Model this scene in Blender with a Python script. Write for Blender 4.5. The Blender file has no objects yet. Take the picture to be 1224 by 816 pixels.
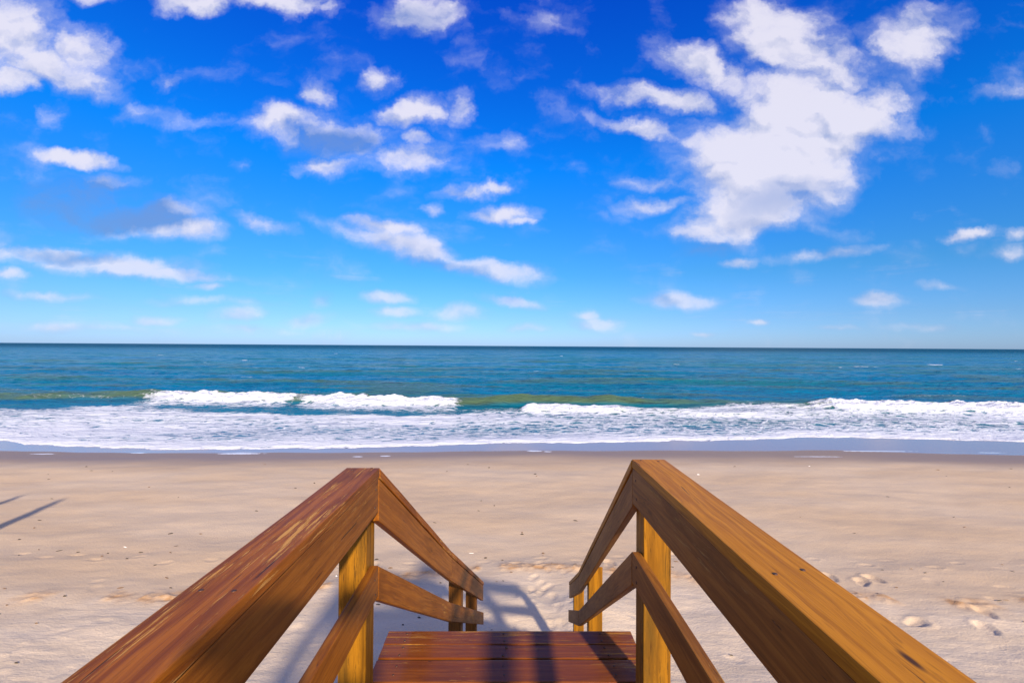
import bpy, bmesh, math, random
import numpy as np
from mathutils import Vector, Matrix, Euler

random.seed(7)
SC = bpy.context.scene
COL = SC.collection
R = math.radians

# ------------------------------------------------------------------ camera
SUN_AZ, SUN_EL = 18.0, 27.0          # the sun stands behind the viewer, a little to the right
cam = bpy.data.cameras.new('camera')
cam.lens, cam.sensor_width, cam.sensor_fit = 16.0, 36.0, 'HORIZONTAL'
cam.clip_start, cam.clip_end = 0.02, 200000.0
cam_o = bpy.data.objects.new('camera', cam)
COL.objects.link(cam_o)
PITCH, YAW, ROLL = math.atan(5.4 / 544), math.atan(6 / 544), 0.0064
cam_o.matrix_world = (Matrix.Rotation(-YAW, 4, 'Z') @ Matrix.Rotation(math.pi / 2 + PITCH, 4, 'X')
                      @ Matrix.Rotation(ROLL, 4, 'Z'))
SC.camera = cam_o

# ------------------------------------------------------------------ view transform
SC.view_settings.view_transform = 'Standard'
SC.view_settings.look = 'None'
SC.view_settings.exposure = 0.5
SC.view_settings.gamma = 1.0
SC.view_settings.use_curve_mapping = False
SC.cycles.max_bounces = 6
SC.cycles.use_denoising = True
SC.cycles.sample_clamp_indirect = 4.0


# ------------------------------------------------------------------ node helper
class G:
    """Small helper to write node graphs as expressions."""
    def __init__(self, tree):
        self.t = tree
        self.n = tree.nodes
        self.l = tree.links

    def node(self, typ, **kw):
        nd = self.n.new(typ)
        for k, v in kw.items():
            setattr(nd, k, v)
        return nd

    def put(self, sock, v):
        if isinstance(v, bpy.types.NodeSocket):
            self.l.new(v, sock)
        elif isinstance(v, (tuple, list)) and len(v) == 3 and sock.type == 'RGBA':
            sock.default_value = (*v, 1)
        else:
            sock.default_value = v

    def m(self, op, a, b=None, c=None, clamp=False):
        nd = self.node('ShaderNodeMath', operation=op, use_clamp=clamp)
        for i, v in enumerate((a, b, c)):
            if v is not None:
                self.put(nd.inputs[i], v)
        return nd.outputs[0]

    def vm(self, op, a, b=None, scale=None):
        nd = self.node('ShaderNodeVectorMath', operation=op)
        self.put(nd.inputs[0], a)
        if b is not None:
            self.put(nd.inputs[1], b)
        if scale is not None:
            self.put(nd.inputs['Scale'], scale)
        return nd.outputs['Value'] if op in ('LENGTH', 'DOT_PRODUCT', 'DISTANCE') else nd.outputs[0]

    def xyz(self, x=0.0, y=0.0, z=0.0):
        nd = self.node('ShaderNodeCombineXYZ')
        for i, v in enumerate((x, y, z)):
            self.put(nd.inputs[i], v)
        return nd.outputs[0]

    def sep(self, v):
        nd = self.node('ShaderNodeSeparateXYZ')
        self.put(nd.inputs[0], v)
        return nd.outputs

    def noise(self, vec, scale=1.0, detail=4.0, rough=0.5, dist=0.0, lac=2.0, color=False, dims='3D'):
        nd = self.node('ShaderNodeTexNoise', noise_dimensions=dims)
        self.put(nd.inputs['Vector'], vec)
        for k, v in (('Scale', scale), ('Detail', detail), ('Roughness', rough), ('Distortion', dist), ('Lacunarity', lac)):
            self.put(nd.inputs[k], v)
        return nd.outputs[1] if color else nd.outputs[0]

    def voronoi(self, vec, scale=1.0, feature='F1', rnd=1.0, out=0, dims='3D'):
        nd = self.node('ShaderNodeTexVoronoi', feature=feature, voronoi_dimensions=dims)
        self.put(nd.inputs['Vector'], vec)
        self.put(nd.inputs['Scale'], scale)
        self.put(nd.inputs['Randomness'], rnd)
        return nd.outputs[out]

    def ramp(self, v, lo, hi, a=0.0, b=1.0, smooth=True):
        nd = self.node('ShaderNodeMapRange', interpolation_type='SMOOTHSTEP' if smooth else 'LINEAR', clamp=True)
        for i, x in enumerate((v, lo, hi, a, b)):
            self.put(nd.inputs[i], x)
        return nd.outputs[0]

    def mix(self, f, a, b, mode='MIX'):
        nd = self.node('ShaderNodeMix', data_type='RGBA', blend_type=mode, clamp_factor=True)
        self.put(nd.inputs[0], f)
        self.put(nd.inputs[6], a)
        self.put(nd.inputs[7], b)
        return nd.outputs[2]

    def mapping(self, vec, loc=(0, 0, 0), rot=(0, 0, 0), scale=(1, 1, 1), kind='POINT'):
        nd = self.node('ShaderNodeMapping', vector_type=kind)
        self.put(nd.inputs[0], vec)
        nd.inputs[1].default_value = loc
        nd.inputs[2].default_value = rot
        nd.inputs[3].default_value = scale
        return nd.outputs[0]

    def attr(self, name):
        nd = self.node('ShaderNodeAttribute', attribute_name=name)
        return nd.outputs['Fac']

    def bump(self, h, strength=0.5, dist=0.01, normal=None):
        nd = self.node('ShaderNodeBump')
        self.put(nd.inputs['Strength'], strength)
        self.put(nd.inputs['Distance'], dist)
        self.put(nd.inputs['Height'], h)
        if normal is not None:
            self.put(nd.inputs['Normal'], normal)
        return nd.outputs[0]


def material(name):
    mt = bpy.data.materials.new(name)
    mt.use_nodes = True
    g = G(mt.node_tree)
    b = mt.node_tree.nodes['Principled BSDF']
    return mt, g, b


# ------------------------------------------------------------------ world: sky with cumulus clouds
world = bpy.data.worlds.new('World')
SC.world = world
world.use_nodes = True
wt = world.node_tree
wt.nodes.clear()
g = G(wt)
sky = g.node('ShaderNodeTexSky', sky_type='NISHITA')
sky.sun_disc = False
sky.sun_elevation = R(SUN_EL)
sky.sun_rotation = R(180 - SUN_AZ)
sky.altitude = 0.0
sky.air_density = 1.0
sky.dust_density = 0.35
sky.ozone_density = 3.0
D = g.node('ShaderNodeTexCoord').outputs['Generated']
dx, dy, dz = g.sep(D)
# the photograph's deeply saturated blue: the sky is graded by height alone, the same all the way round
grade = g.node('ShaderNodeValToRGB')
el = grade.color_ramp.elements
for i, (p_, c_) in enumerate([(0.0, (.36, .55, .84)), (.06, (.28, .48, .67)), (.15, (.16, .48, .62)), (.36, (.015, .53, .94)), (.62, (.01, .29, 1.0)), (1.0, (.03, .30, .9))]):
    if i > 1:
        el.new(p_)
    el[i].position = p_
    el[i].color = (*c_, 1)
g.l.new(dz, grade.inputs[0])
SKY = g.vm('MULTIPLY', sky.outputs[0], g.vm('MULTIPLY', grade.outputs[0], (1.0, 1.0, 1.28)))
dyc = g.m('MAXIMUM', dy, 0.05)
U = g.m('DIVIDE', dx, dyc)
V = g.m('DIVIDE', dz, dyc)
P = g.xyz(U, V, 0.0)
# ragged edges: the coordinates are pushed about by noise, finer towards the horizon
wn1 = g.vm('SUBTRACT', g.noise(P, 6.0, 5.0, 0.64, color=True), (0.5, 0.5, 0.5))
wn1 = g.vm('SCALE', wn1, scale=g.ramp(V, 0.0, 0.5, 0.30, 1.0, False))
Pw = g.vm('ADD', P, g.vm('MULTIPLY', wn1, (0.20, 0.12, 0.0)))
Pn = g.vm('ADD', g.vm('MULTIPLY', P, (0.8, 1.35, 1.0)), g.vm('SCALE', wn1, scale=0.14))
fb = g.noise(Pn, 8.0, 8.0, 0.60)
fl = g.noise(Pn, 8.0, 2.5, 0.5)
fl_up = g.noise(g.vm('ADD', Pn, (0.014, 0.030, 0)), 8.0, 2.5, 0.5)
# each cloud: sky direction as (tangent of bearing, tangent of height), half sizes, tilt, weight
CL = []


def cl(px, py, rx, ry, rot=0, w=1.0):
    if rx * ry < 500 and py < 340:
        w *= .80
    CL.append(((px - 606) / 544, (413 - py) / 544, rx / 544, ry / 544, R(rot), w))


for a in [(12, 40, 55, 50), (62, 88, 62, 26, -18), (100, 62, 40, 30, 10), (15, 100, 40, 18), (66, 140, 16, 16, 0, .7),
          (210, 95, 16, 11, 0, .75), (120, -2, 34, 12), (222, 3, 46, 15), (332, 0, 74, 14), (384, 6, 22, 12), (505, 14, 58, 26),
          (374, 112, 20, 13, 10, .9), (461, 93, 24, 17, 15), (543, 122, 18, 18, 0, .9),
          (338, 148, 52, 22), (405, 163, 80, 28), (488, 132, 50, 18, 8), (385, 195, 36, 14), (492, 186, 66, 20), (500, 163, 20, 9, -20),
          (552, 232, 34, 8), (588, 228, 22, 8), (596, 255, 46, 11), (515, 250, 14, 8, 0, .8), (620, 262, 20, 5), (602, 165, 26, 14, 0, .55),
          (100, 248, 70, 30, 0, .85), (160, 266, 76, 26, 0, 1.2), (208, 276, 62, 15), (190, 256, 34, 20), (90, 193, 48, 11, -4), (122, 222, 40, 13, 5, .75),
          (285, 197, 14, 9, 0, .6), (318, 268, 42, 8, -16, .9), (455, 274, 44, 12, -10), (480, 296, 95, 17, -16), (575, 323, 84, 12, -7), (634, 328, 26, 14),
          (50, 310, 80, 12), (130, 318, 120, 15, -3), (215, 329, 84, 10, -5), (255, 343, 24, 7), (15, 335, 26, 6),
          (465, 355, 33, 9), (475, 372, 26, 7, 0, .8), (370, 382, 30, 11, 8), (612, 360, 38, 7, -8), (555, 373, 30, 10, 0, .8), (716, 386, 34, 10, 0, .85),
          (704, 375, 18, 6, 0, .7), (812, 357, 52, 11), (190, 384, 28, 6, 0, .75), (285, 378, 30, 10, 10, .75), (386, 358, 18, 9, 0, .75), (626, 392, 30, 6, 0, .7),
          (1056, 355, 36, 10), (886, 314, 24, 6, 5, .85), (846, 298, 34, 8, 0, .62), (985, 301, 58, 8, 8, .85), (1160, 273, 30, 8, 8), (912, 381, 14, 4, 0, .8),
          (842, 396, 18, 4, 0, .7), (70, 358, 60, 5, 0, .55), (250, 362, 60, 5, 0, .5), (1130, 336, 24, 5, 0, .6), (1220, 272, 10, 7, 0, .6), (1222, 296, 16, 6, 0, .4),
          (1000, 390, 26, 4, 0, .55), (1110, 388, 40, 5, 0, .55), (500, 391, 50, 6, 0, .6), (300, 395, 60, 6, 0, .55), (90, 394, 90, 6, 0, .5),
          # the big one
          (925, 185, 126, 80, 14, 1.55), (965, 112, 66, 60, 0, 1.3), (900, 238, 96, 50, 26, 1.4), (850, 273, 50, 14, 6), (1005, 158, 92, 44, 35, 1.5), (965, 62, 96, 46, -22, 1.2), (930, 15, 70, 34),
          (842, 72, 70, 24, -22), (785, 112, 96, 15, -8), (765, 148, 52, 9, -16, .9), (1095, 38, 62, 40, 20), (940, 115, 70, 50), (795, 240, 56, 11, 4, .9), (790, 215, 40, 8, 0, .7),
          (1205, 105, 44, 8, 8, .3), (670, 22, 30, 12, 0, .4), (180, 138, 40, 10, 0, .4), (240, 142, 40, 8, 0, .35),
          # beyond the frame
          (-150, 120, 120, 50, 10), (-120, 300, 150, 18), (1400, 150, 150, 50, -10), (1380, 320, 120, 16), (520, -170, 190, 60, 10), (900, -200, 200, 80, -10),
          (100, -180, 160, 60), (1300, -120, 170, 60, 12)]:
    cl(*a)
Uw, Vw, _ = g.sep(Pw)
Uw = g.m('MINIMUM', g.m('MAXIMUM', Uw, -4.0), 4.0)
Vw = g.m('MINIMUM', g.m('MAXIMUM', Vw, -1.0), 4.0)
P2 = g.xyz(g.m('MULTIPLY', Uw, Uw), g.m('MULTIPLY', Uw, Vw), g.m('MULTIPLY', Vw, Vw))
P1 = g.xyz(Uw, Vw, 1.0)


def ellipses(lst, grow):
    """largest of w (1 - r^2) over tilted ellipses, each written as a quadratic form"""
    acc = None
    for cx, cy, rx, ry, rot, w in lst:
        c_, s_ = math.cos(rot), math.sin(rot)
        ax, ay = 1 / (rx * grow) ** 2, 1 / (ry * grow) ** 2
        A, B, C = c_ * c_ * ax + s_ * s_ * ay, 2 * c_ * s_ * (ax - ay), s_ * s_ * ax + c_ * c_ * ay
        k2 = (-w * A, -w * B, -w * C)
        k1 = (w * (2 * A * cx + B * cy), w * (2 * C * cy + B * cx), w - w * (A * cx * cx + B * cx * cy + C * cy * cy))
        v = g.m('ADD', g.vm('DOT_PRODUCT', P2, k2), g.vm('DOT_PRODUCT', P1, k1))
        acc = v if acc is None else g.m('MAXIMUM', acc, v)
    return acc


field = ellipses(CL, 1.07)
# added cloud out of view, heavier than in it, to whiten the ambient fill
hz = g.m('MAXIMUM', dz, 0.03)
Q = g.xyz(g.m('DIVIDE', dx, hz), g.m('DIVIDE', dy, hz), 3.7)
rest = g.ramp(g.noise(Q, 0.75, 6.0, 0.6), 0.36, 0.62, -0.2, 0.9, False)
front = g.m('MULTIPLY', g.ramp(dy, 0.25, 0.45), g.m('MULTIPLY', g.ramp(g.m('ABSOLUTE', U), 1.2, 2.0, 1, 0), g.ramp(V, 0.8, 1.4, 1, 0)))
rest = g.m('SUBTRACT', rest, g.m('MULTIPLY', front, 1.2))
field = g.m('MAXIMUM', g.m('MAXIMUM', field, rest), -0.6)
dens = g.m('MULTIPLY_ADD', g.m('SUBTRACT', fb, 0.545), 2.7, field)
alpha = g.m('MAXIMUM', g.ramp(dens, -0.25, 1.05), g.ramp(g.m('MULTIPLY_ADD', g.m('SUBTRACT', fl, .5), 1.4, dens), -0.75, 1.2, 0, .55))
# lit upper right sides, lilac-grey bodies and undersides
lit = g.m('MULTIPLY_ADD', g.m('SUBTRACT', fl, fl_up), 2.2, 0.78)
lit = g.m('ADD', lit, g.m('MULTIPLY', g.m('SUBTRACT', dens, 0.45), 0.38), clamp=True)
DK = [(115, 250, 100, 34, 0, 1.4), (172, 266, 50, 15, 0, .9), (400, 166, 66, 19, -5, .9), (365, 177, 46, 15, 0, .7), (930, 235, 70, 22, 20, .35), (845, 300, 40, 12, 0, .8), (90, 312, 60, 8, 0, .5), (520, 320, 60, 8, -10, .5),
          (490, 20, 40, 20, 0, .4), (120, 222, 40, 14, 0, .5)]
dark = ellipses([((a[0] - 606) / 544, (413 - a[1]) / 544, a[2] / 544, a[3] / 544, R(a[4]), a[5]) for a in DK], 1.15)
dark = g.m('MAXIMUM', dark, 0.0)
lit = g.m('SUBTRACT', lit, g.m('MULTIPLY', dark, 1.25), clamp=True)
ccol = g.mix(lit, (1.1, 1.75, 3.5), (4.9, 4.75, 5.35))
haze_f = g.ramp(V, 0.02, 0.30, 0.30, 0.0)
ccol = g.mix(haze_f, ccol, SKY)
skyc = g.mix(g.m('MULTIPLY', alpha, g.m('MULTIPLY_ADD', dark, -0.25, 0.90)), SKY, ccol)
bg = g.node('ShaderNodeBackground')
bg.inputs['Strength'].default_value = 0.125
g.l.new(skyc, bg.inputs['Color'])
wo = g.node('ShaderNodeOutputWorld')
g.l.new(bg.outputs[0], wo.inputs['Surface'])

world.cycles.sampling_method = 'MANUAL'
world.cycles.sample_map_resolution = 512

# ------------------------------------------------------------------ sun
sun = bpy.data.lights.new('sun', 'SUN')
sun.energy = 4.7
sun.angle = R(2.2)        # thin cloud before the sun: the photograph's shadows are soft
sun.color = (1.0, 0.88, 0.70)
sun_o = bpy.data.objects.new('sun', sun)
COL.objects.link(sun_o)
sd = Vector((-math.sin(R(SUN_AZ)) * math.cos(R(SUN_EL)), math.cos(R(SUN_AZ)) * math.cos(R(SUN_EL)), -math.sin(R(SUN_EL))))
sun_o.rotation_euler = sd.to_track_quat('-Z', 'Y').to_euler()
sun_o.location = (10, -25, 20)


# ------------------------------------------------------------------ numpy noise
def _hash(ix, iy, seed):
    h = (ix.astype(np.int64) * 374761393 + iy.astype(np.int64) * 668265263 + seed * 1442695041) & 0xffffffff
    h = ((h ^ (h >> 13)) * 1274126177) & 0xffffffff
    return ((h ^ (h >> 16)) & 0xffff) / 65535.0


def vnoise(x, y, seed=0):
    ix, iy = np.floor(x), np.floor(y)
    fx, fy = x - ix, y - iy
    ix, iy = ix.astype(np.int64), iy.astype(np.int64)
    ang = lambda i, j: _hash(ix + i, iy + j, seed) * 2 * np.pi

    def gr(i, j):
        a = ang(i, j)
        return np.cos(a) * (fx - i) + np.sin(a) * (fy - j)
    u, v = fx ** 3 * (fx * (fx * 6 - 15) + 10), fy ** 3 * (fy * (fy * 6 - 15) + 10)
    return ((gr(0, 0) * (1 - u) + gr(1, 0) * u) * (1 - v) + (gr(0, 1) * (1 - u) + gr(1, 1) * u) * v) * 1.4


def fbm(x, y, seed=0, octv=4, gain=0.5):
    s, a = 0, 1.0
    for k in range(octv):
        s = s + a * vnoise(x * 2 ** k + 17.3 * k, y * 2 ** k - 9.1 * k, seed + k)
        a *= gain
    return s


def sstep(a, b, x):
    t = np.clip((x - a) / (b - a), 0, 1)
    return t * t * (3 - 2 * t)


def grid_object(name, Xg, Yg, Zg, mat, attrs):
    ny, nx = Xg.shape
    me = bpy.data.meshes.new(name)
    nv, nf = ny * nx, (ny - 1) * (nx - 1)
    me.vertices.add(nv)
    me.vertices.foreach_set('co', np.stack([Xg, Yg, Zg], -1).astype(np.float32).ravel())
    i = np.arange(nv).reshape(ny, nx)
    f = np.stack([i[:-1, :-1], i[:-1, 1:], i[1:, 1:], i[1:, :-1]], -1).reshape(-1, 4)
    me.loops.add(nf * 4)
    me.loops.foreach_set('vertex_index', f.ravel().astype(np.int32))
    me.polygons.add(nf)
    me.polygons.foreach_set('loop_start', np.arange(0, nf * 4, 4, dtype=np.int32))
    me.polygons.foreach_set('loop_total', np.full(nf, 4, dtype=np.int32))
    me.polygons.foreach_set('use_smooth', np.ones(nf, dtype=bool))
    for k, v in attrs.items():
        at = me.attributes.new(k, 'FLOAT', 'POINT')
        at.data.foreach_set('value', v.astype(np.float32).ravel())
    me.update()
    me.validate()
    me.materials.append(mat)
    o = bpy.data.objects.new(name, me)
    COL.objects.link(o)
    return o


# ------------------------------------------------------------------ the shore: lines of the beach
SEA = -4.75


def line(pts, z):
    out = []
    for px, py in pts:
        y = -z * 544 / (py - (409.4 + .0064 * px))
        out.append(((px - 606) / 544 * y, y))
    a = np.array(out)
    return a[np.argsort(a[:, 0])]


FOAM_L = line([(-300, 522), (-120, 520), (0, 523), (60, 530), (120, 533), (200, 537), (300, 536), (450, 534), (560, 530), (610, 527), (700, 528),
               (800, 525), (900, 523), (970, 519), (1050, 521), (1224, 526), (1400, 530)], -4.60)
FILM_L = line([(-300, 536), (0, 537), (100, 539), (200, 541), (400, 540), (600, 538), (850, 538), (1000, 538), (1100, 542), (1224, 546), (1400, 544)], -4.55)


def foam_y(x):
    return np.interp(x, FOAM_L[:, 0], FOAM_L[:, 1]) + 0.22 * fbm(x * 0.8, x * 0 + 3.3, 5, 4, .6)


def film_y(x):
    return np.interp(x, FILM_L[:, 0], FILM_L[:, 1]) + 0.12 * fbm(x * 0.35, x * 0 + 8.3, 6, 3)


def beach_z(x, y):
    z = np.interp(y, [-30, -6, 0.6, 4.6, 6.2, 9, 16, 19.5, 24, 34, 60, 120],
                  [-1.9, -1.75, -2.15, -3.62, -3.80, -3.98, -4.33, -4.55, -4.74, -5.3, -7, -9])
    return z


def beach_base(x, y):
    # smoothed profile plus long gentle undulation
    z = (beach_z(x, y - .5) + beach_z(x, y) + beach_z(x, y + .5)) / 3
    fade = sstep(20.5, 15, y)
    return z + fade * (0.05 * fbm(x * .18, y * .3, 21, 3) + 0.02 * fbm(x * .7, y * 1.1, 22, 2))


# ------------------------------------------------------------------ materials: sand
M_SAND, g, b = material('sand')
geo = g.node('ShaderNodeNewGeometry').outputs['Position']
wet, film, churn = g.attr('damp'), g.attr('film'), g.attr('churn')
n_big = g.noise(g.mapping(geo, scale=(.35, 1.0, 1)), 0.55, 4, .55)
n_mid = g.noise(g.mapping(geo, scale=(.4, 1.6, 1)), 1.7, 5, .6)
n_fine = g.noise(geo, 30, 5, .65)
n_grain = g.noise(geo, 220, 2, .6)
packed = g.mix(g.ramp(n_big, .3, .7), (.59, .41, .245), (.63, .465, .305))
packed = g.mix(g.ramp(n_mid, .54, .74, 0, .38), packed, (.50, .36, .245))
loose = g.mix(g.ramp(n_mid, .35, .7), (.70, .54, .375), (.64, .485, .325))
c = g.mix(churn, packed, loose)
c = g.mix(g.ramp(n_fine, .52, .74, 0, .25), c, (.36, .27, .20))
c = g.mix(g.ramp(n_grain, .5, .8, 0, .35), c, (.30, .22, .17))
c = g.mix(wet, c, (.27, .185, .13))
froth = g.attr('froth')
c = g.mix(g.m('MULTIPLY', g.attr('clump'), .95), c, (.50, .27, .115))
c = g.mix(film, c, (.33, .225, .215))
c = g.mix(g.ramp(g.m('ADD', froth, g.m('MULTIPLY', g.m('SUBTRACT', g.noise(geo, 5, 5, .7), .5), 1.4)), .45, .6), c, (.75, .75, .77))
g.put(b.inputs['Base Color'], c)
rg = g.m('MULTIPLY_ADD', wet, -.40, .92)
rg = g.m('MULTIPLY_ADD', film, -.47, rg)
g.put(b.inputs['Roughness'], rg)
g.put(b.inputs['IOR'], g.m('MULTIPLY_ADD', film, -.08, 1.42))
dry = g.m('SUBTRACT', 1.0, g.m('MAXIMUM', wet, film), clamp=True)
h = g.m('ADD', g.m('MULTIPLY', n_fine, .7), g.m('MULTIPLY', n_grain, .22))
h = g.m('ADD', h, g.m('MULTIPLY', g.noise(g.mapping(geo, scale=(.6, 1.5, 1)), 6, 4, .6), g.m('MULTIPLY_ADD', churn, .8, .45)))
g.put(b.inputs['Normal'], g.bump(h, g.m('MULTIPLY_ADD', dry, .55, .05), .022))

# ------------------------------------------------------------------ the beach
ys = [-30.0]
while ys[-1] < 34:
    y = ys[-1]
    ys.append(y + (1.2 if y < 3.5 else .03 if y < 8.2 else .03 + (y - 8.2) * .008 if y < 17 else .07 if y < 24 else .8))
ys = np.array(ys)
xs = [0.0]
while xs[-1] < 130:
    xs.append(xs[-1] + .035 + max(0, xs[-1] - 6.5) * .022)
xs = np.array(xs)
xs = np.concatenate([-xs[:0:-1], xs])
X, Y = np.meshgrid(xs, ys)
Z = beach_base(X, Y)
damp_line = film_y(X)
damp = sstep(-4.2, -.7, Y - damp_line + .7 * fbm(X * .12, Y * .3, 31, 3))
damp = damp ** 1.3
filmv = sstep(-.06, .10, Y - damp_line)
# below the last tide line the sand is smooth, above it trodden and loose
tide = 7.15 + .35 * fbm(X * .22, X * 0 + 1.7, 33, 3) - .05 * np.clip(np.abs(X) - 3, 0, 5) + 1.0 * np.exp(-(X / 2.6) ** 2)
churn = sstep(.5, -.9, Y - tide + .5 * fbm(X * .9, Y * .9, 35, 3))
Z += churn * (.014 * fbm(X * 1.0, Y * 1.4, 36, 3) + .0025 * fbm(X * 6, Y * 7, 37, 3))
Z += sstep(17, 14, Y) * .004 * fbm(X * 2.2, Y * 5, 38, 3)
# little scarp with crumbled lumps along the tide line
scarp = np.exp(-((Y - tide) / .16) ** 2) * sstep(-.02, .38, fbm(X * 1.1, Y * .4, 39, 3) + .12)
Z += scarp * (.018 + .03 * np.clip(fbm(X * 7, Y * 9, 40, 3), -.4, 1))
rng = np.random.default_rng(11)


def stamp(px, py, ang, L, Wd, depth, rim):
    """press a footprint into the sand with a pushed-up rim"""
    global Z
    x0, x1 = np.searchsorted(xs, [px - .6, px + .6])
    y0, y1 = np.searchsorted(ys, [py - .6, py + .6])
    if x1 - x0 < 2 or y1 - y0 < 2:
        return
    xx, yy = X[y0:y1, x0:x1] - px, Y[y0:y1, x0:x1] - py
    u = (xx * math.cos(ang) + yy * math.sin(ang)) / (L / 2)
    v = (-xx * math.sin(ang) + yy * math.cos(ang)) / (Wd / 2 * (1 + .25 * np.tanh(u * 2)))
    r = np.sqrt(u * u + v * v) + .12 * fbm(xx * 9 + px, yy * 9 + py, 41, 2)
    Z[y0:y1, x0:x1] += -depth * sstep(1.05, .6, r) + rim * np.exp(-((r - 1.25) / .22) ** 2) * (1 + .5 * u)


# walkers along the tide line, and a beaten way from the foot of the stairs
for k in range(46):
    px = -11 + k * .62 + rng.normal(0, .08)
    py = 8.35 + (.10 if k % 2 else -.10) + .25 * math.sin(px * .5) + rng.normal(0, .03)
    stamp(px, py, rng.normal(0, .2), .29, .13, rng.uniform(.006, .018), .005)
for k in range(70):
    px = rng.uniform(-9, 10)
    py = rng.uniform(4.6, 7.6 + .9 * math.exp(-(px / 2) ** 2))
    stamp(px, py, rng.uniform(0, math.pi), rng.uniform(.2, .32), rng.uniform(.11, .18), rng.uniform(.005, .015), rng.uniform(.002, .006))
for k in range(26):
    t = rng.uniform(0, 1)
    px = .45 + rng.normal(0, .45) + t * .5
    py = 6.1 + t * 2.2
    stamp(px, py, rng.normal(1.4, .4), .29, .13, rng.uniform(.008, .018), .004)
for px, py in [(-2.4, 8.2), (1.9, 8.3), (5.5, 7.7), (5.9, 7.5), (6.2, 7.6), (5.7, 6.3), (6.5, 6.1), (6.9, 6.5)]:
    stamp(px, py, rng.uniform(0, 3), .34, .2, .03, .010)
# drift of sand at the foot of the stairs
Z += .10 * np.exp(-((X - .15) / .55) ** 2 - ((Y - 6.75) / .5) ** 2) + .12 * np.exp(-((X - 1.35) / .4) ** 2 - ((Y - 6.4) / .7) ** 2) \
    - .06 * np.exp(-((X - .6) / .25) ** 2 - ((Y - 6.9) / .7) ** 2)
# scraps of froth left on the wet sand
froth = np.zeros_like(X)
for px, py, hw, hd in [(292, 541, 30, .22), (172, 540, 10, .15), (430, 546, 8, .12), (462, 545, 7, .12), (640, 537.6, 12, .14), (656, 538.5, 6, .1), (1050, 538.5, 50, .12), (980, 547, 36, .08), (60, 541, 20, .1), (1190, 541, 20, .1)]:
    yy = 4.53 * 544 / (py - (409.4 + .0064 * px))
    xx = (px - 606) / 544 * yy
    froth = np.maximum(froth, np.exp(-((X - xx) / (hw / 544 * yy)) ** 2 - ((Y - yy) / hd) ** 2))
beach = grid_object('beach', X, Y, Z, M_SAND, {'damp': damp, 'film': filmv, 'churn': churn, 'froth': froth, 'clump': np.clip(scarp * (.5 + 1.6 * np.clip(fbm(X * 5, Y * 7, 43, 3), 0, 1)), 0, 1)})
beach['kind'] = 'structure'
beach['label'] = 'pale trodden sand beach with a dark wet edge by the water'

# ------------------------------------------------------------------ materials: sea water and foam
M_SEA, g, b = material('sea_water')
geo = g.node('ShaderNodeNewGeometry').outputs['Position']
foam, crest = g.attr('foam'), g.attr('crest')
gx, gy, gz = g.sep(geo)
far = g.ramp(gy, 60, 900)
streak = g.noise(g.mapping(geo, scale=(.010, .045, 0)), 1.0, 4, .55)
streak2 = g.noise(g.mapping(geo, scale=(.03, .16, 0)), 1.0, 4, .6)
deep = g.mix(g.ramp(streak, .38, .66), (.0, .135, .265), (.004, .130, .155))
deep = g.mix(far, deep, (.0, .060, .105))
deep = g.mix(g.ramp(streak2, .54, .70, 0, .7), deep, (.045, .150, .110))
shoal = g.ramp(gy, 22, 34, 1, 0)
deep = g.mix(g.m('MULTIPLY', shoal, .6), deep, (.050, .170, .27))
c = g.mix(crest, deep, (.075, .125, .068))
# foam: closed where thick, lace where thin
fw = g.vm('ADD', geo, g.vm('SCALE', g.vm('SUBTRACT', g.noise(geo, .9, 4, .6, color=True), (.5, .5, .5)), scale=1.1))
ed = g.voronoi(g.mapping(fw, scale=(.62, 1.0, .0)), 1.7, 'DISTANCE_TO_EDGE', dims='3D')
ed2 = g.voronoi(g.mapping(fw, scale=(.7, 1.0, .0)), 4.6, 'DISTANCE_TO_EDGE', dims='3D')
nf = g.noise(geo, 3.4, 6, .72)
lace = g.m('SUBTRACT', 1.0, g.m('ADD', g.m('MULTIPLY', ed, 1.5), g.m('MULTIPLY', ed2, .9)))
lace = g.m('ADD', g.m('MULTIPLY', lace, .70), g.m('MULTIPLY', nf, .32))
thr = g.m('MULTIPLY_ADD', foam, -.86, .97)
fm = g.m('DIVIDE', g.m('SUBTRACT', lace, thr), .30, clamp=True)
fm = g.m('MULTIPLY', fm, g.m('MULTIPLY', g.ramp(foam, .01, .12), g.ramp(foam, .70, .97, .86, 1.0)))
c = g.mix(fm, c, (.75, .75, .77))
g.put(b.inputs['Base Color'], c)
g.put(b.inputs['Roughness'], g.m('MULTIPLY_ADD', fm, .65, g.m('MULTIPLY_ADD', far, .22, .16)))
g.put(b.inputs['IOR'], 1.07)
h1 = g.noise(g.mapping(geo, scale=(.35, 1.0, 1)), 1.1, 6, .62)
h2 = g.noise(g.mapping(geo, scale=(.4, 1.0, 1)), .16, 5, .6)
hh = g.m('ADD', g.m('MULTIPLY', h1, .5), g.m('MULTIPLY', h2, 2.2))
nrm = g.bump(hh, g.ramp(gy, 22, 40, .45, 1.0), .9)
fh = g.noise(geo, 4.5, 6, .7)
nrm = g.bump(g.m('MULTIPLY', g.m('ADD', fh, g.m('MULTIPLY', fm, .35)), fm), .7, .14, nrm)
g.put(b.inputs['Normal'], nrm)

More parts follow.
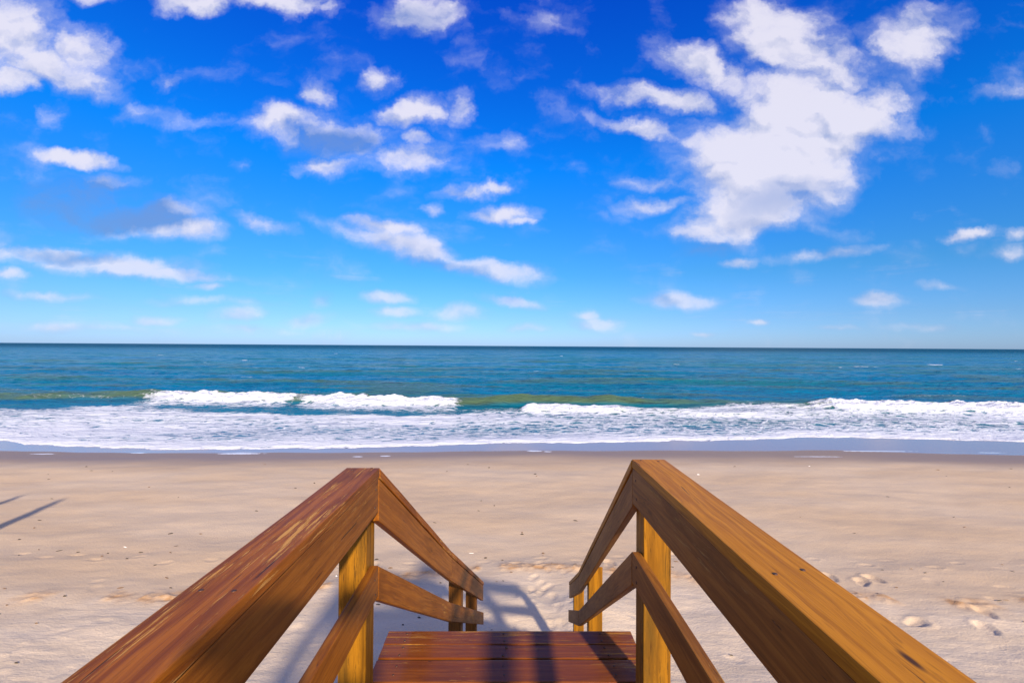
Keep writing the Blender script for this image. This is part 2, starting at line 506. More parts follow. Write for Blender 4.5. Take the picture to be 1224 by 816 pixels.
# ------------------------------------------------------------------ the sea: swell, breakers, swash
rows = list(np.arange(0, 24, .11))                    # metres out from the foam line
while rows[-1] < 60000:
    rows.append(rows[-1] + .11 + max(0, rows[-1] - 24) * .022)
rows = np.array(rows)
NT = 950
tt = np.linspace(-1, 1, NT)
tt = np.sign(tt) * (np.abs(tt) * .75 + .25 * np.abs(tt) ** 3)
Y0 = 20.0 + rows
X = tt[None, :] * (1.85 * Y0[:, None] + 10)
edge = foam_y(X[0])
near = np.exp(-rows / 9)[:, None]
Y = Y0[:, None] + (np.interp(X, X[0], edge) - 20.0) * near
out = Y - np.interp(X, X[0], edge)                     # distance out from the foam edge
Z = np.full_like(X, SEA)
calm = sstep(28, 55, Y)
fadefar = 1 / (1 + (Y / 900) ** 2)
Z += calm * fadefar * (.10 * np.sin(Y * .42 + 2.2 * fbm(X * .02, Y * .02, 51, 2)) + .30 * fbm(X * .045, Y * .13, 52, 4, .55))
Z += fadefar * (.045 + .05 * calm) * fbm(X * .35, Y * .8, 53, 4, .6)
crest = np.clip(.8 * calm * sstep(.12, .5, fbm(X * .045, Y * .13, 52, 4, .55)), 0, .55) * sstep(260, 60, Y)
foam = np.zeros_like(X)


def wave(pts, prof_front, prof_back, seed):
    """pts: (x, crest line y, height, foam 0..1); raises a breaker along the line"""
    global Z, crest, foam
    p = np.array(pts)
    xs_ = X + .5 * fbm(X * .3, Y * .3, seed + 3, 2)
    yc = np.interp(xs_, p[:, 0], p[:, 1]) + .7 * fbm(X * .11, X * 0 + 2.1, seed, 3)
    A = .68 * np.interp(xs_, p[:, 0], p[:, 2]) * (1 + .22 * fbm(X * .45, X * 0 + 4.4, seed + 1, 3))
    F = np.interp(xs_, p[:, 0], p[:, 3])
    F = np.clip(F + .35 * F * (1 - F) * 4 * fbm(X * .5, Y * .5, seed + 5, 3), 0, 1)
    d = Y - yc
    front = prof_front * (1 + .45 * F * (1 + .5 * fbm(X * .6, X * 0 + 7, seed + 2, 3)))
    pr = np.where(d < 0, np.exp(-(np.abs(d) / front) ** (2.0 + 1.2 * F)), np.exp(-(d / prof_back) ** 2))
    lump = F * sstep(-front * 1.5, -.1, d) * sstep(1.3, 0, d)
    Z += A * pr + A * lump * (.22 * fbm(X * 1.3, Y * 1.6, seed + 7, 4, .6))
    crest = np.maximum(crest, sstep(.06, .55, pr) * np.clip(A / .5, 0, 1) * sstep(1.2, .1, d))
    f = F * np.where(d < 0, sstep(-front * 1.35, -front * .9, d), sstep(.6, .05, d))
    foam = np.maximum(foam, f)
    foam = np.maximum(foam, .72 * F * sstep(-front * 3.2, -front * 1.4, d) * sstep(.5, -.3, d))


wave([(-140, 41, .5, 0), (-75, 40, .8, .9), (-60, 40, .6, .2), (-43, 40, .55, .12), (-34, 40, .65, .2), (-31, 40, .95, .15), (-29.2, 40, .95, 1), (-18, 39, .95, 1), (-17, 38.8, .85, .55), (-16, 38.6, .85, .9),
      (-14, 38, .95, 1), (-6, 36.6, .80, 1), (-4.2, 36.6, .72, .8), (-3.2, 36.9, .85, .05), (1, 37.5, 1.05, 0), (9, 38, .95, .03), (12, 38, .7, .08), (20, 38, .25, .15), (30, 39, .2, 0), (140, 40, .4, 0)], 1.3, 3.0, 100)
wave([(-30, 33, 0, 0), (.8, 33.6, .10, 0), (1.8, 33.6, .62, 1), (8.0, 33.6, .58, 1), (8.8, 33.6, .42, .1), (10, 33.6, .38, .15), (13, 33.2, .30, .5), (17, 33, .24, .62), (22, 32.6, .18, .4), (23.5, 33, .2, .15), (26, 33.5, .1, .1), (60, 33, 0, 0)], 1.2, 1.6, 200)
wave([(10, 36, 0, 0), (18, 36, .2, .1), (23.6, 35.6, .45, .3), (25, 35.5, .98, 1), (33, 35, .92, 1), (48, 34.4, .9, 1), (60, 34, .5, .4), (80, 35, .7, .9), (140, 36, .3, 0)], 1.25, 2.4, 300)
wave([(-140, 29, .1, .3), (-30, 29.5, .10, .35), (-8, 29, .08, .25), (10, 29, .07, .2), (30, 29, .14, .6), (60, 29, .1, .3)], 1.0, 1.2, 400)
# carpet of spent foam between the breakers and the beach
carpet = sstep(13.8, 10, out + 2.2 * fbm(X * .12, Y * .2, 61, 3)) * (.78 + .20 * fbm(X * .10, Y * .22, 62, 3) - .10 * np.exp(-((X - 5) / 9) ** 2))
carpet *= 1 - .22 * np.exp(-((out - 4.5) / 2.2) ** 2) * sstep(-30, 5, X)
lip = np.exp(-(out / .9) ** 2) * .6
foam = np.clip(np.maximum(foam, carpet + lip), 0, 1)
# trailing lines of foam behind the break and a few far whitecaps
trail = .34 * sstep(.20, .55, fbm(X * .07, Y * .5, 63, 3)) * sstep(56, 42, Y) * sstep(36, 40, Y)
caps = .95 * sstep(.86, .97, fbm(X * .06, Y * .20, 64, 3)) * sstep(46, 70, Y) * sstep(420, 200, Y)
foam = np.clip(np.maximum(foam, np.maximum(trail, caps)), 0, 1)
# near the edge the water lies on the sand as a thin sheet
sand_here = beach_base(X, Y)
thin = sand_here + .015 + .05 * sstep(0, .5, out) + .028 * np.clip(fbm(X * 1.2, Y * 1.2, 65, 3), -.5, 1) * sstep(0, .6, out)
Z = np.where(out < 14, np.maximum(Z, thin), Z)
Z[0] = sand_here[0] - .03
sea = grid_object('sea', X, Y, Z, M_SEA, {'foam': foam, 'crest': crest})
sea['kind'] = 'structure'
sea['label'] = 'blue green sea with rolling white breakers and foam'

# ------------------------------------------------------------------ materials: wood
def wood(name, c1, c2, c3, wear=None, wear_amt=.5, knots=0.0, rough=.38, coat=.25, grain=1.0, dirt=.5):
    mt, g, b = material(name)
    oc = g.node('ShaderNodeTexCoord').outputs['Object']
    rnd = g.node('ShaderNodeObjectInfo').outputs['Random']
    oc = g.vm('ADD', oc, g.xyz(g.m('MULTIPLY', rnd, 37.0), g.m('MULTIPLY', rnd, 5.0), g.m('MULTIPLY', rnd, 3.0)))
    warp = g.vm('SCALE', g.vm('SUBTRACT', g.noise(g.mapping(oc, scale=(1.2, 6, 6)), 1.5, 3, .5, color=True), (.5, .5, .5)), scale=.05)
    p = g.vm('ADD', oc, g.vm('MULTIPLY', warp, (0, 1, 1)))
    # knots push the rings aside
    if knots > 0:
        ox, oy, oz = g.sep(oc)
        kv = g.xyz(g.m('MULTIPLY', ox, 2.4), g.m('MULTIPLY', g.m('ADD', oy, oz), 9.0), 0.0)
        kd = g.voronoi(kv, 1.0, 'F1')
        kn = g.ramp(kd, .025, .085, 1, 0)
        halo = g.ramp(kd, .04, .42, 1, 0)
        p = g.vm('ADD', p, g.xyz(0, g.m('MULTIPLY', halo, .012), g.m('MULTIPLY', halo, .010)))
    rings = g.noise(g.mapping(p, scale=(.9, 75 * grain, 75 * grain)), 1.0, 3, .5)
    fib = g.noise(g.mapping(p, scale=(7, 330, 330)), 1.0, 3, .6)
    blot = g.noise(g.mapping(oc, scale=(2.2, 9, 9)), 1.0, 5, .62)
    col = g.mix(g.ramp(rings, .36, .66), c1, c2)
    col = g.mix(g.ramp(blot, .45, .72, 0, dirt), col, c3)
    col = g.mix(g.ramp(fib, .48, .75, 0, .5), col, tuple(x * .45 for x in c1))
    crk = g.ramp(g.noise(g.mapping(p, scale=(1.3, 120, 120)), 1.0, 2, .5), .70, .735)
    col = g.mix(g.m('MULTIPLY', crk, .75), col, (.03, .012, .005))
    if knots > 0:
        col = g.mix(g.m('MULTIPLY', kn, knots), col, (.045, .016, .006))
    rgh = g.m('MULTIPLY_ADD', blot, .25, rough - .1)
    hgt = g.m('ADD', g.m('MULTIPLY', rings, .6), g.m('MULTIPLY', fib, .35))
    hgt = g.m('SUBTRACT', hgt, g.m('MULTIPLY', crk, .8))
    if wear is not None:
        wn = g.noise(g.mapping(oc, scale=(5, 85, 85)), 1.0, 8, .75)
        wmask = g.noise(g.mapping(oc, scale=(1.6, 7, 7)), 1.0, 2, .5)
        wf = g.ramp(g.m('ADD', wn, g.m('MULTIPLY', g.m('SUBTRACT', wmask, .5), .50)), .685 - .13 * wear_amt, .75 - .13 * wear_amt)
        col = g.mix(g.m('MULTIPLY', wf, .85), col, wear)
        rgh = g.m('ADD', rgh, g.m('MULTIPLY', wf, .3))
        hgt = g.m('SUBTRACT', hgt, g.m('MULTIPLY', wf, .5))
    g.put(b.inputs['Base Color'], col)
    g.put(b.inputs['Roughness'], rgh)
    g.put(b.inputs['IOR'], 1.28)
    b.inputs['Coat Weight'].default_value = coat
    b.inputs['Coat Roughness'].default_value = .18
    g.put(b.inputs['Normal'], g.bump(hgt, .55, .0022))
    return mt


W_CAP_OLD = wood('worn_red_brown_stain', (0.2024, 0.0490, 0.0037), (0.3520, 0.1027, 0.0060), (0.1232, 0.0316, 0.0060), (0.5808, 0.2844, 0.0750), 1.0, 0, .50, .0, 1.0, .75)
W_CAP_NEW = wood('golden_pine', (0.3344, 0.1126, 0.0037), (0.5104, 0.1937, 0.0075), (0.3696, 0.1279, 0.0053), None, 0, .95, .52, .0, .9, .35)
W_RAIL = wood('brown_stained_board', (0.2288, 0.0664, 0.0053), (0.3432, 0.1122, 0.0090), (0.1584, 0.0458, 0.0053), (0.4400, 0.2133, 0.0525), .5, .5, .50, .0, 1.0, .6)
W_RAIL_DK = wood('dark_brown_board', (0.2112, 0.0727, 0.0105), (0.3080, 0.1145, 0.0165), (0.1320, 0.0490, 0.0105), (0.4048, 0.2291, 0.0675), .6, .5, .55, .0, 1.0, .6)
W_POST = wood('yellow_treated_post', (0.2024, 0.0774, 0.0030), (0.3608, 0.1441, 0.0053), (0.1144, 0.0559, 0.0060), (0.0792, 0.0360, 0.0060), .6, .6, .55, .0, .6, .9)
W_DECK = wood('mahogany_deck_board', (0.1672, 0.0395, 0.0053), (0.2288, 0.0616, 0.0067), (0.1056, 0.0269, 0.0090), (0.4048, 0.1738, 0.0240), 1.0, 0, .36, .22, .9, .7)


# ------------------------------------------------------------------ the walkover: deck, stairs, rails
def empty(name, loc=(0, 0, 0)):
    o = bpy.data.objects.new(name, None)
    o.empty_display_size = .2
    o.location = loc
    COL.objects.link(o)
    return o


STAIRS = empty('beach_walkover', (0, 0, -2.2))
STAIRS['label'] = 'stained wooden beach stairs with two handrails leading down onto the sand'
STAIRS['category'] = 'stairs'


def prism(name, p0, p1, side, sv, mat, parent, seg=1, bev=.004, wob=.0, seed=0):
    """A board from p0 to p1 whose ends are cut plumb. side: horizontal vector across it, sv: vertical drop."""
    p0, p1, side = Vector(p0), Vector(p1), Vector(side)
    bm = bmesh.new()
    rr = random.Random(seed)
    ax = (p1 - p0).normalized()
    yv = side.normalized()
    zv = ax.cross(yv).normalized()
    yv = zv.cross(ax).normalized()
    Mx = Matrix((ax, yv, zv)).transposed().to_4x4()
    Mx.translation = p0
    inv = Mx.inverted()
    ringsv = []
    for i in range(seg + 1):
        t = i / seg
        c = p0.lerp(p1, t)
        jo = Vector((rr.uniform(-wob, wob), 0, rr.uniform(-wob, wob)))
        vs = [c + jo, c + side + jo, c + side + Vector((0, 0, -sv)) + jo, c + Vector((0, 0, -sv)) + jo]
        ringsv.append([bm.verts.new(inv @ v) for v in vs])
    for i in range(seg):
        for k in range(4):
            bm.faces.new((ringsv[i][k], ringsv[i][(k + 1) % 4], ringsv[i + 1][(k + 1) % 4], ringsv[i + 1][k]))
    bm.faces.new(ringsv[0][::-1])
    bm.faces.new(ringsv[-1])
    bmesh.ops.recalc_face_normals(bm, faces=bm.faces)
    if bev:
        eds = [e for e in bm.edges if len(e.link_faces) == 2 and e.calc_face_angle(0) > .6]
        bmesh.ops.bevel(bm, geom=eds, offset=bev, segments=2, profile=.6, affect='EDGES')
    me = bpy.data.meshes.new(name)
    bm.to_mesh(me)
    bm.free()
    for p in me.polygons:
        p.use_smooth = False
    me.materials.append(mat)
    o = bpy.data.objects.new(name, me)
    COL.objects.link(o)
    if parent is not None:
        o.parent = parent
        o.matrix_parent_inverse = Matrix.Translation(-Vector(parent.location)) if parent.type == 'EMPTY' else (parent.matrix_world.inverted())
    o.matrix_basis = Mx
    return o


def post(name, x, y, ztop, zbot, s, mat, rz=0.0, parent=STAIRS, slope=0.0):
    """square post standing on end; local X runs up it"""
    cs, sn = math.cos(rz), math.sin(rz)
    bm = bmesh.new()
    h = ztop - zbot
    q = [(-s / 2, -s / 2), (s / 2, -s / 2), (s / 2, s / 2), (-s / 2, s / 2)]
    lo = [bm.verts.new((0, -b_, a_)) for a_, b_ in q]
    hi = [bm.verts.new((h - slope * b_, -b_, a_)) for a_, b_ in q]
    for k in range(4):
        bm.faces.new((lo[k], lo[(k + 1) % 4], hi[(k + 1) % 4], hi[k]))
    bm.faces.new(lo)
    bm.faces.new(hi)
    bmesh.ops.recalc_face_normals(bm, faces=bm.faces)
    bmesh.ops.bevel(bm, geom=bm.edges[:], offset=.005, segments=2, profile=.6, affect='EDGES')
    me = bpy.data.meshes.new(name)
    bm.to_mesh(me)
    bm.free()
    me.materials.append(mat)
    o = bpy.data.objects.new(name, me)
    COL.objects.link(o)
    o.parent = parent
    o.matrix_parent_inverse = Matrix.Translation(-Vector(parent.location))
    Mx = Matrix((Vector((0, 0, 1)), Vector((sn, -cs, 0)), Vector((cs, sn, 0)))).transposed().to_4x4()
    Mx.translation = (x, y, zbot)
    o.matrix_basis = Mx
    return o


CY = 1.886                      # where the level rails break into the flight
BACK = -2.4                     # landward end of the deck that is built
TH = .038                       # board thickness
NOSE, DECK_Z = 2.40, -1.49
SIDES = {
    # s: side, zc: cap top at the break, kx: plan turn of the flight, mid rail top, colours
    -1: dict(zc=-.505, kx=.079, zm=-.905, zend=-2.73, yk=3.43, zk=-1.545, yend=5.30, posts=(4.09, 5.0), cap=W_CAP_OLD, rail=W_RAIL),
    1: dict(zc=-.466, kx=.066, zm=-.845, zend=-2.79, yk=4.22, zk=-2.08, yend=5.42, posts=(3.78, 5.2), cap=W_CAP_NEW, rail=W_RAIL_DK),
}
POST_S = .112


def ground(x, y):
    return float(beach_base(np.array([float(x)]), np.array([float(y)]))[0])


for s, d in SIDES.items():
    xi = .52 * s
    lx = lambda y, k=d['kx']: k * max(0.0, y - CY)
    capT = .033
    # level run: cap, upper rail, lower rail
    prism('handrail_cap', (xi, BACK, d['zc'] + .012), (xi, CY, d['zc']), (s * .136, 0, 0), capT, d['cap'], STAIRS, 10, .0032, .0014, 5 + s)
    zr = d['zc'] - capT - .003
    prism('upper_rail', (xi + s * .004, BACK, zr + .012), (xi + s * .004, CY, zr), (s * (TH - .006), 0, 0), .146, d['rail'], STAIRS, 8, .004, .001, 15 + s)
    prism('lower_rail', (xi + s * .002, BACK, d['zm'] + .005), (xi + s * .002, CY, d['zm']), (s * (TH - .004), 0, 0), .124, d['rail'], STAIRS, 8, .004, .001, 25 + s)
    # flight, upper piece and the flatter piece at its foot
    yk, ye = d['yk'], d['yend']
    A = (xi, CY + .005, d['zc'] - .004)
    B = (xi + lx(yk), yk, d['zk'])
    C_ = (xi + lx(ye), ye, d['zend'])
    for (a_, b_, nm) in ((A, B, 0), (B, C_, 1)):
        e = .0015 * nm
        a2 = (a_[0], a_[1] + e, a_[2])
        prism('handrail_cap', a2, b_, (s * .136, 0, 0), .040, d['cap'], STAIRS, 5, .005, .001, 35 + s + nm)
        a3 = (a_[0] + s * .004, a_[1] + e, a_[2] - .043)
        b3 = (b_[0] + s * .004, b_[1] - .002, b_[2] - .043)
        prism('upper_rail', a3, b3, (s * (TH - .006), 0, 0), .172 if s < 0 else .150, W_RAIL if s < 0 else W_RAIL_DK, STAIRS, 5, .004, .001, 45 + s + nm)
    dm = d['zm'] - d['zc']
    for (a_, b_, nm) in ((A, B, 0), (B, C_, 1)):
        lift = .02 if nm else 0.0
        a4 = (a_[0] + s * .002, a_[1] + .002 * nm, a_[2] + dm + lift)
        b4 = (b_[0] + s * .002, b_[1] + (.05 if nm else 0), b_[2] + dm + .02)
        prism('lower_rail', a4, b4, (s * (TH - .004), 0, 0), .140, W_RAIL if s < 0 else W_RAIL_DK, STAIRS, 5, .004, .001, 55 + s + nm)
    # posts
    px = s * (.52 + TH + POST_S / 2 + .001)
    post('post', px, 1.90, d['zc'] - .046, ground(px, 1.9) - .6, POST_S, W_POST)
    for yb in (-.35, -2.25):
        post('post', px, yb, d['zc'] - .04, ground(px, yb) - .6, POST_S, W_POST)
    for i, yp in enumerate(d['posts']):
        if yp < yk:
            zt = d['zc'] + (d['zk'] - d['zc']) * (yp - CY) / (yk - CY)
        else:
            zt = d['zk'] + (d['zend'] - d['zk']) * (yp - yk) / (ye - yk)
        pxx = px + lx(yp)
        post('post', pxx, yp, zt - .055, ground(pxx, yp) - .5, POST_S, W_RAIL_DK if s < 0 else W_POST, -math.atan(d['kx']), slope=.66)  # left flight posts take a darker wood colour to stand in for shade

# deck boards laid across; the last ones run out past the posts
edges = [2.40, 2.292, 2.186, 2.028]
while edges[-1] > BACK:
    edges.append(edges[-1] - .146)
for i in range(len(edges) - 1):
    y1, y0 = edges[i] - (0, .003, .008, .007, .005)[min(i, 4)], edges[i + 1] + (.003, .008, .007, .005, .005)[min(i, 4)]
    wide = y0 > 1.96
    x0, x1 = (-.607, .662) if wide else (-.556, .556)
    j = random.uniform(-.004, .004)
    dzj = [0, -.001, .0005, -.0035][i] if i < 4 else random.uniform(-.002, .001)
    prism('deck_board', (x0 + j, y0, DECK_Z + dzj), (x1 + j, y0, DECK_Z + dzj + random.uniform(-.002, .002)), (0, y1 - y0, 0), .038, W_DECK, STAIRS, 6, .004, .0012, 70 + i)
# frame below the deck
for x in (-.50, 0.0, .50):
    prism('joist', (x - .02, BACK, DECK_Z - .042), (x - .02, 2.30, DECK_Z - .042), (.04, 0, 0), .18, W_RAIL_DK, STAIRS)
prism('riser_board', (-.59, 2.305, DECK_Z - .044), (.645, 2.305, DECK_Z - .044), (0, .03, 0), .14, W_DECK, STAIRS)
# flight: treads of two boards between two stringers
NT_, RUN, RISE = 11, .278, .186
KX = .0725
for k in range(1, NT_ + 1):
    y1 = NOSE + RUN * k
    z1 = DECK_Z - RISE * k
    xc = KX * (y1 - CY) + .02
    for q, (ya, yb) in enumerate(((y1 - .275, y1 - .142), (y1 - .136, y1))):
        prism('tread_board', (xc - .545, ya, z1), (xc + .545, ya, z1), (0, yb - ya, 0), .038, W_DECK, STAIRS, 2, .004, .001, 200 + 2 * k + q)
y_e = NOSE + RUN * NT_
for sx in (-1, 1):
    xs0 = sx * .56 - (.0 if sx > 0 else .04)
    prism('stringer', (xs0, 2.34, DECK_Z - .06), (xs0 + KX * (y_e - CY) + .02, y_e, DECK_Z - .06 - RISE / RUN * (y_e - 2.34)), (.04, 0, 0), .30, W_RAIL_DK, STAIRS)

# small iron fixings: bolt heads on the posts, nail heads along the caps and deck boards
M_IRON, g, b = material('rusty_iron')
oc = g.node('ShaderNodeTexCoord').outputs['Object']
g.put(b.inputs['Base Color'], g.mix(g.ramp(g.noise(oc, 160, 4, .6), .4, .65), (.05, .032, .022), (.16, .06, .025)))
b.inputs['Metallic'].default_value = .4
b.inputs['Roughness'].default_value = .6


def disc_mesh(name, r, h):
    bm = bmesh.new()
    bmesh.ops.create_cone(bm, cap_ends=True, segments=10, radius1=r, radius2=r * .75, depth=h)
    me = bpy.data.meshes.new(name)
    bm.to_mesh(me)
    bm.free()
    me.materials.append(M_IRON)
    return me


NAIL = disc_mesh('nail_head', .006, .003)


def fix(name, me, loc, rot=(0, 0, 0)):
    o = bpy.data.objects.new(name, me)
    COL.objects.link(o)
    o.parent = STAIRS
    o.matrix_parent_inverse = Matrix.Translation(-Vector(STAIRS.location))
    o.location = loc
    o.rotation_euler = rot


for s, d in SIDES.items():
    for y in (1.86, .95, .2):
        for xo in (.032, .10):
            fix('nail_head', NAIL, (s * (.52 + xo), y + random.uniform(-.02, .02), d['zc'] + .0005 + .012 * (CY - y) / (CY - BACK)))
for s, d in SIDES.items():
    for zz in (d['zc'] - .075, d['zc'] - .145, d['zm'] - .035, d['zm'] - .095):
        for y in (1.83, -.33):
            fix('screw_head', NAIL, (s * (.52 + (.0035 if zz > d['zm'] else .0015)), y + random.uniform(-.012, .012), zz), (0, -s * math.pi / 2, 0))
for i in range(5):
    ym = (edges[i] + edges[i + 1]) / 2
    for x in (-.50, 0, .50):
        for o_ in (-.028, .028):
            fix('nail_head', NAIL, (x + random.uniform(-.01, .01), ym + o_, DECK_Z + .0005))

# ------------------------------------------------------------------ twigs and shell bits on the sand
M_BIT, g, b = material('twigs_and_shells')
rn = g.node('ShaderNodeNewGeometry').outputs['Random Per Island']
cr = g.node('ShaderNodeValToRGB')
cr.color_ramp.interpolation = 'CONSTANT'
cr.color_ramp.elements[0].color = (.05, .035, .022, 1)
cr.color_ramp.elements[1].position = .62
cr.color_ramp.elements[1].color = (.16, .09, .045, 1)
e2 = cr.color_ramp.elements.new(.93)
e2.color = (.72, .66, .60, 1)
g.l.new(rn, cr.inputs[0])
g.l.new(cr.outputs[0], b.inputs['Base Color'])
b.inputs['Roughness'].default_value = .8
bm = bmesh.new()
rr = random.Random(3)
spots = []
for k in range(170):
    y = rr.choice([rr.uniform(5, 9), rr.uniform(6.8, 8.8), rr.uniform(8, 17)])
    spots.append((rr.uniform(-1.15, 1.15) * y, y))
sx = np.array([p[0] for p in spots])
sy = np.array([p[1] for p in spots])
sz = beach_base(sx, sy)
for (x, y), z in zip(spots, sz):
    L = rr.uniform(.02, .07) * (1 + y * .05)
    Wd = rr.uniform(.008, .022) * (1 + y * .05)
    a = rr.uniform(-.6, .6)
    n = 5
    bend = rr.uniform(-.3, .3)
    prev = None
    for i in range(n):
        t = i / (n - 1) - .5
        th = Wd * (1 - 2.6 * t * t) * .5
        cx, cy = x + math.cos(a + bend * t) * L * t, y + math.sin(a + bend * t) * L * t
        ring = [bm.verts.new((cx - math.sin(a) * th * q, cy + math.cos(a) * th * q, z + .002 + w_ * th)) for q, w_ in ((-1, 0), (0, 1.3), (1, 0))]
        if prev:
            for q in range(2):
                bm.faces.new((prev[q], prev[q + 1], ring[q + 1], ring[q]))
        prev = ring
me = bpy.data.meshes.new('debris')
bm.to_mesh(me)
bm.free()
me.materials.append(M_BIT)
deb = bpy.data.objects.new('debris', me)
COL.objects.link(deb)
deb['kind'] = 'stuff'
deb['label'] = 'scattered twigs and shell bits on the sand'

# ------------------------------------------------------------------ furled beach umbrellas just outside the view: their shadows reach the sand in it
M_CANVAS, g, b = material('white_canvas')
oc = g.node('ShaderNodeTexCoord').outputs['Object']
g.put(b.inputs['Base Color'], g.mix(g.ramp(g.noise(g.mapping(oc, scale=(30, 30, 3)), 1, 4, .6), .4, .7), (.72, .70, .66), (.60, .58, .54)))
b.inputs['Roughness'].default_value = .85


def lathe(name, prof, folds, mat, parent, n=32):
    bm = bmesh.new()
    prev = None
    for r, z in prof:
        ring = []
        for i in range(n):
            a = 2 * math.pi * i / n
            q = r * (1 + folds * math.cos(8 * a) * min(1, r / .06))
            ring.append(bm.verts.new((q * math.cos(a), q * math.sin(a), z)))
        if prev:
            for i in range(n):
                bm.faces.new((prev[i], prev[(i + 1) % n], ring[(i + 1) % n], ring[i]))
        prev = ring
    bm.faces.new(prev)
    me = bpy.data.meshes.new(name)
    bm.to_mesh(me)
    bm.free()
    for p in me.polygons:
        p.use_smooth = True
    me.materials.append(mat)
    o = bpy.data.objects.new(name, me)
    COL.objects.link(o)
    o.parent = parent
    return o


for (x, y), lab in zip([(-10.35, 7.75), (-11.77, 8.1)], ['furled white umbrella in the sand casting the longer slanting shadow', 'furled white umbrella in the sand casting the shorter shadow beyond']):
    u = empty('beach_umbrella', (x, y, ground(x, y)))
    u['label'], u['category'], u['group'] = lab, 'umbrella', 'furled beach umbrellas'
    lathe('pole', [(.022, -.4), (.022, 2.18), (.012, 2.24)], 0, W_POST, u, 12)
    lathe('canopy', [(.04, .78), (.09, .80), (.11, .95), (.10, 1.4), (.085, 1.8), (.06, 2.1), (.025, 2.16)], .22, M_CANVAS, u)

# ------------------------------------------------------------------ the photographer behind the view (the shadow falls on the handrail)
def flat(name, col, rough=.7, nz=60):
    mt, g, b = material(name)
    oc = g.node('ShaderNodeTexCoord').outputs['Object']
    g.put(b.inputs['Base Color'], g.mix(g.ramp(g.noise(oc, nz, 4, .6), .4, .7), col, tuple(c * .8 for c in col)))
    b.inputs['Roughness'].default_value = rough
    return mt


M_SKIN, M_SHIRT, M_SHORT, M_HAIR, M_SHOE = flat('skin', (.50, .30, .21), .5), flat('shirt_cloth', (.12, .20, .34)), flat('shorts_cloth', (.28, .23, .16)), flat('hair', (.05, .03, .02)), flat('sandal_leather', (.10, .06, .04))
px0, py0 = -.16, -.14
V_, E_, Rd = [], [], []


def jt(x, y, z, r, par=None):
    V_.append((px0 + x, py0 + y, z if z < -1.4 else -1.4 + (z + 1.4) * .93))
    Rd.append(r)
    if par is not None:
        E_.append((par, len(V_) - 1))
    return len(V_) - 1


pel = jt(0, 0, -.64, (.15, .11))
wa = jt(0, 0, -.48, (.135, .10), pel)
ch = jt(0, .01, -.30, (.155, .115), wa)
nk0 = jt(0, .01, -.17, (.075, .065), ch)
nk = jt(0, .03, -.09, (.055, .055), nk0)
hd0 = jt(0, .06, -.02, (.070, .080), nk)
hd1 = jt(0, .065, .05, (.078, .092), hd0)
hd2 = jt(0, .05, .11, (.066, .078), hd1)
HANDS = {}
for s in (-1, 1):
    hip = jt(s * .09, 0, -.72, (.085, .09), pel)
    kn = jt(s * .105, .02, -1.05, (.055, .058), hip)
    cf = jt(s * .11, -.02, -1.18, (.052, .056), kn)
    an = jt(s * .115, -.03, -1.42, (.034, .036), cf)
    hl = jt(s * .117, -.04, -1.455, (.034, .032), an)
    bl = jt(s * .125, .06, -1.462, (.040, .026), hl)
    jt(s * .13, .14, -1.468, (.036, .020), bl)
    sh = jt(s * .17, .01, -.215, (.060, .060), ch)
    eb = jt(s * .235, .06, -.40, (.042, .042), sh)
    fa = jt(.06 + s * .20, .07, -.25, (.038, .038), eb)
    wr = jt(.16 + s * .088, .085, -.005, (.024, .028), fa)
    pa = jt(.16 + s * .088, .098, .045, (.022, .036), wr)
    # four fingers curl over the camera's side, the thumb lies behind it
    for i, (L, o_) in enumerate(((.030, -.024), (.034, -.008), (.032, .009), (.025, .024))):
        k1 = jt(.16 + s * .088, .110 + o_ * .3, .077 + o_ * .4, (.0088, .0088), pa)
        k2 = jt(.16 + s * (.086), .135, .081 + o_ * .8, (.0085, .0085), k1)
        jt(.16 + s * (.086 - L), .142, .081 + o_ * .8, (.0078, .0078), k2)
    t1 = jt(.16 + s * .078, .088, .065, (.011, .011), pa)
    jt(.16 + s * .052, .070, .083, (.0095, .0095), t1)
me = bpy.data.meshes.new('person')
me.from_pydata(V_, E_, [])
per = bpy.data.objects.new('person', me)
COL.objects.link(per)
md = per.modifiers.new('skin', 'SKIN')
md.branch_smoothing = .6
for v, r in zip(me.skin_vertices[0].data, Rd):
    v.radius = r
    v.use_root = False
me.skin_vertices[0].data[pel].use_root = True
sb = per.modifiers.new('sub', 'SUBSURF')
sb.levels = sb.render_levels = 2
dg = bpy.context.evaluated_depsgraph_get()
me2 = bpy.data.meshes.new_from_object(per.evaluated_get(dg))
per.modifiers.clear()
per.data = me2
me2.materials.clear()
for mt in (M_SKIN, M_SHIRT, M_SHORT, M_HAIR, M_SHOE):
    me2.materials.append(mt)
for p in me2.polygons:
    p.use_smooth = True
    x, y, z = p.center
    dx_, dy_ = x - px0, y - py0
    m_ = 0
    if z < -1.435:
        m_ = 4
    elif -1.0 < z < -.60:
        m_ = 2
    elif z <= -.13 and dy_ < .13 and (abs(dx_) < .2 or z > -.33):
        m_ = 1
    elif z > -.14 and (dy_ < .05 or z > .0) and dy_ < .13 and abs(dx_) < .1:
        m_ = 3
    p.material_index = m_
per['label'] = 'person in blue shirt and shorts holding a camera, casting the handrail shadow'
per['category'] = 'person'
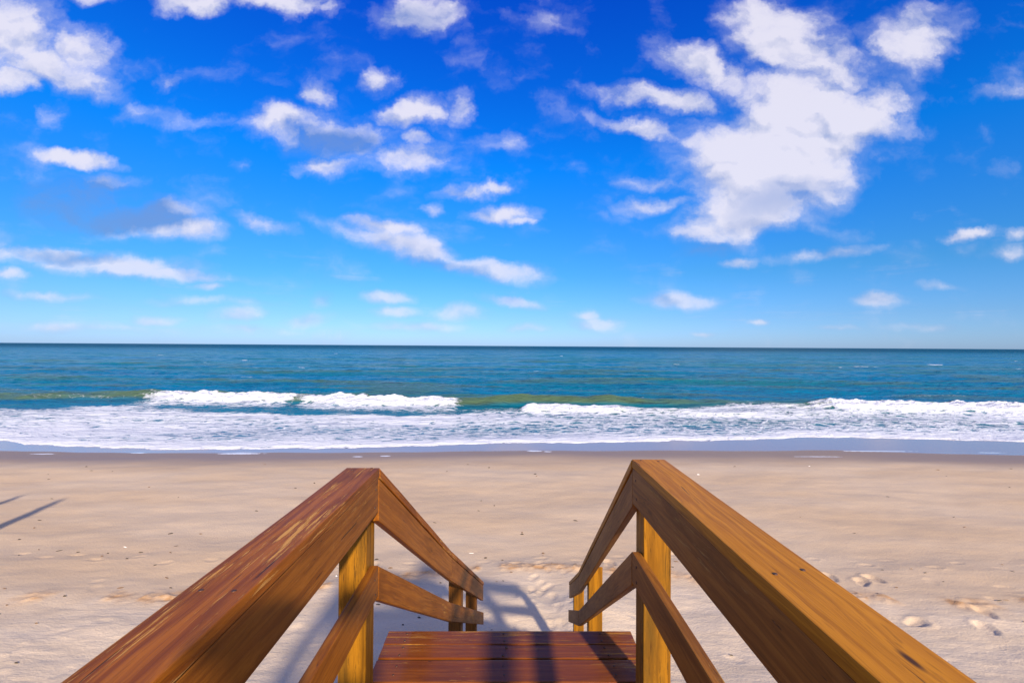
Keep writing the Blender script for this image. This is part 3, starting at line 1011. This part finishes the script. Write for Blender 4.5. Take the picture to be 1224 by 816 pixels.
# face details
def blob(name, loc, sc, mat):
    bm = bmesh.new()
    bmesh.ops.create_icosphere(bm, subdivisions=2, radius=1)
    for v in bm.verts:
        v.co = Vector((v.co.x * sc[0], v.co.y * sc[1], v.co.z * sc[2]))
    me = bpy.data.meshes.new(name)
    bm.to_mesh(me)
    bm.free()
    for p in me.polygons:
        p.use_smooth = True
    me.materials.append(mat)
    o = bpy.data.objects.new(name, me)
    COL.objects.link(o)
    o.parent = per
    o.location = loc
    return o


M_EYE = flat('eye_white', (.75, .74, .72), .3)
hx, hy = px0, py0
for s in (-1, 1):
    blob('ear', (hx + s * .078, hy + .05, -.052), (.010, .018, .030), M_SKIN)
    blob('eye', (hx + s * .030, hy + .140, -.047), (.012, .010, .008), M_EYE)
blob('nose', (hx, hy + .155, -.068), (.012, .016, .020), M_SKIN)
blob('mouth', (hx, hy + .140, -.104), (.024, .008, .006), flat('lips', (.40, .15, .13), .5))

# the camera in the person's hands
M_BLK = flat('black_plastic', (.02, .02, .022), .45, 200)
camera_body = empty('photo_camera', (0, -.10, 0))
camera_body['label'] = 'black camera held up in both hands of the person'
camera_body['category'] = 'camera'


def rbox(name, c, sz, parent, mat, bev=.006):
    bm = bmesh.new()
    bmesh.ops.create_cube(bm, size=1)
    for v in bm.verts:
        v.co = Vector((v.co.x * sz[0], v.co.y * sz[1], v.co.z * sz[2]))
    bmesh.ops.bevel(bm, geom=bm.edges[:], offset=bev, segments=3, affect='EDGES')
    me = bpy.data.meshes.new(name)
    bm.to_mesh(me)
    bm.free()
    me.materials.append(mat)
    o = bpy.data.objects.new(name, me)
    COL.objects.link(o)
    o.parent = parent
    o.location = c
    return o


rbox('body', (0, .0, 0), (.13, .05, .085), camera_body, M_BLK, .010)
rbox('viewfinder', (0, .005, .055), (.045, .045, .034), camera_body, M_BLK, .008)
ln = lathe('lens', [(.034, 0), (.036, .02), (.040, .05), (.038, .055), (.030, .048)], 0, M_BLK, camera_body, 28)
ln.rotation_euler = (-math.pi / 2, 0, 0)
ln.location = (0, .024, 0)
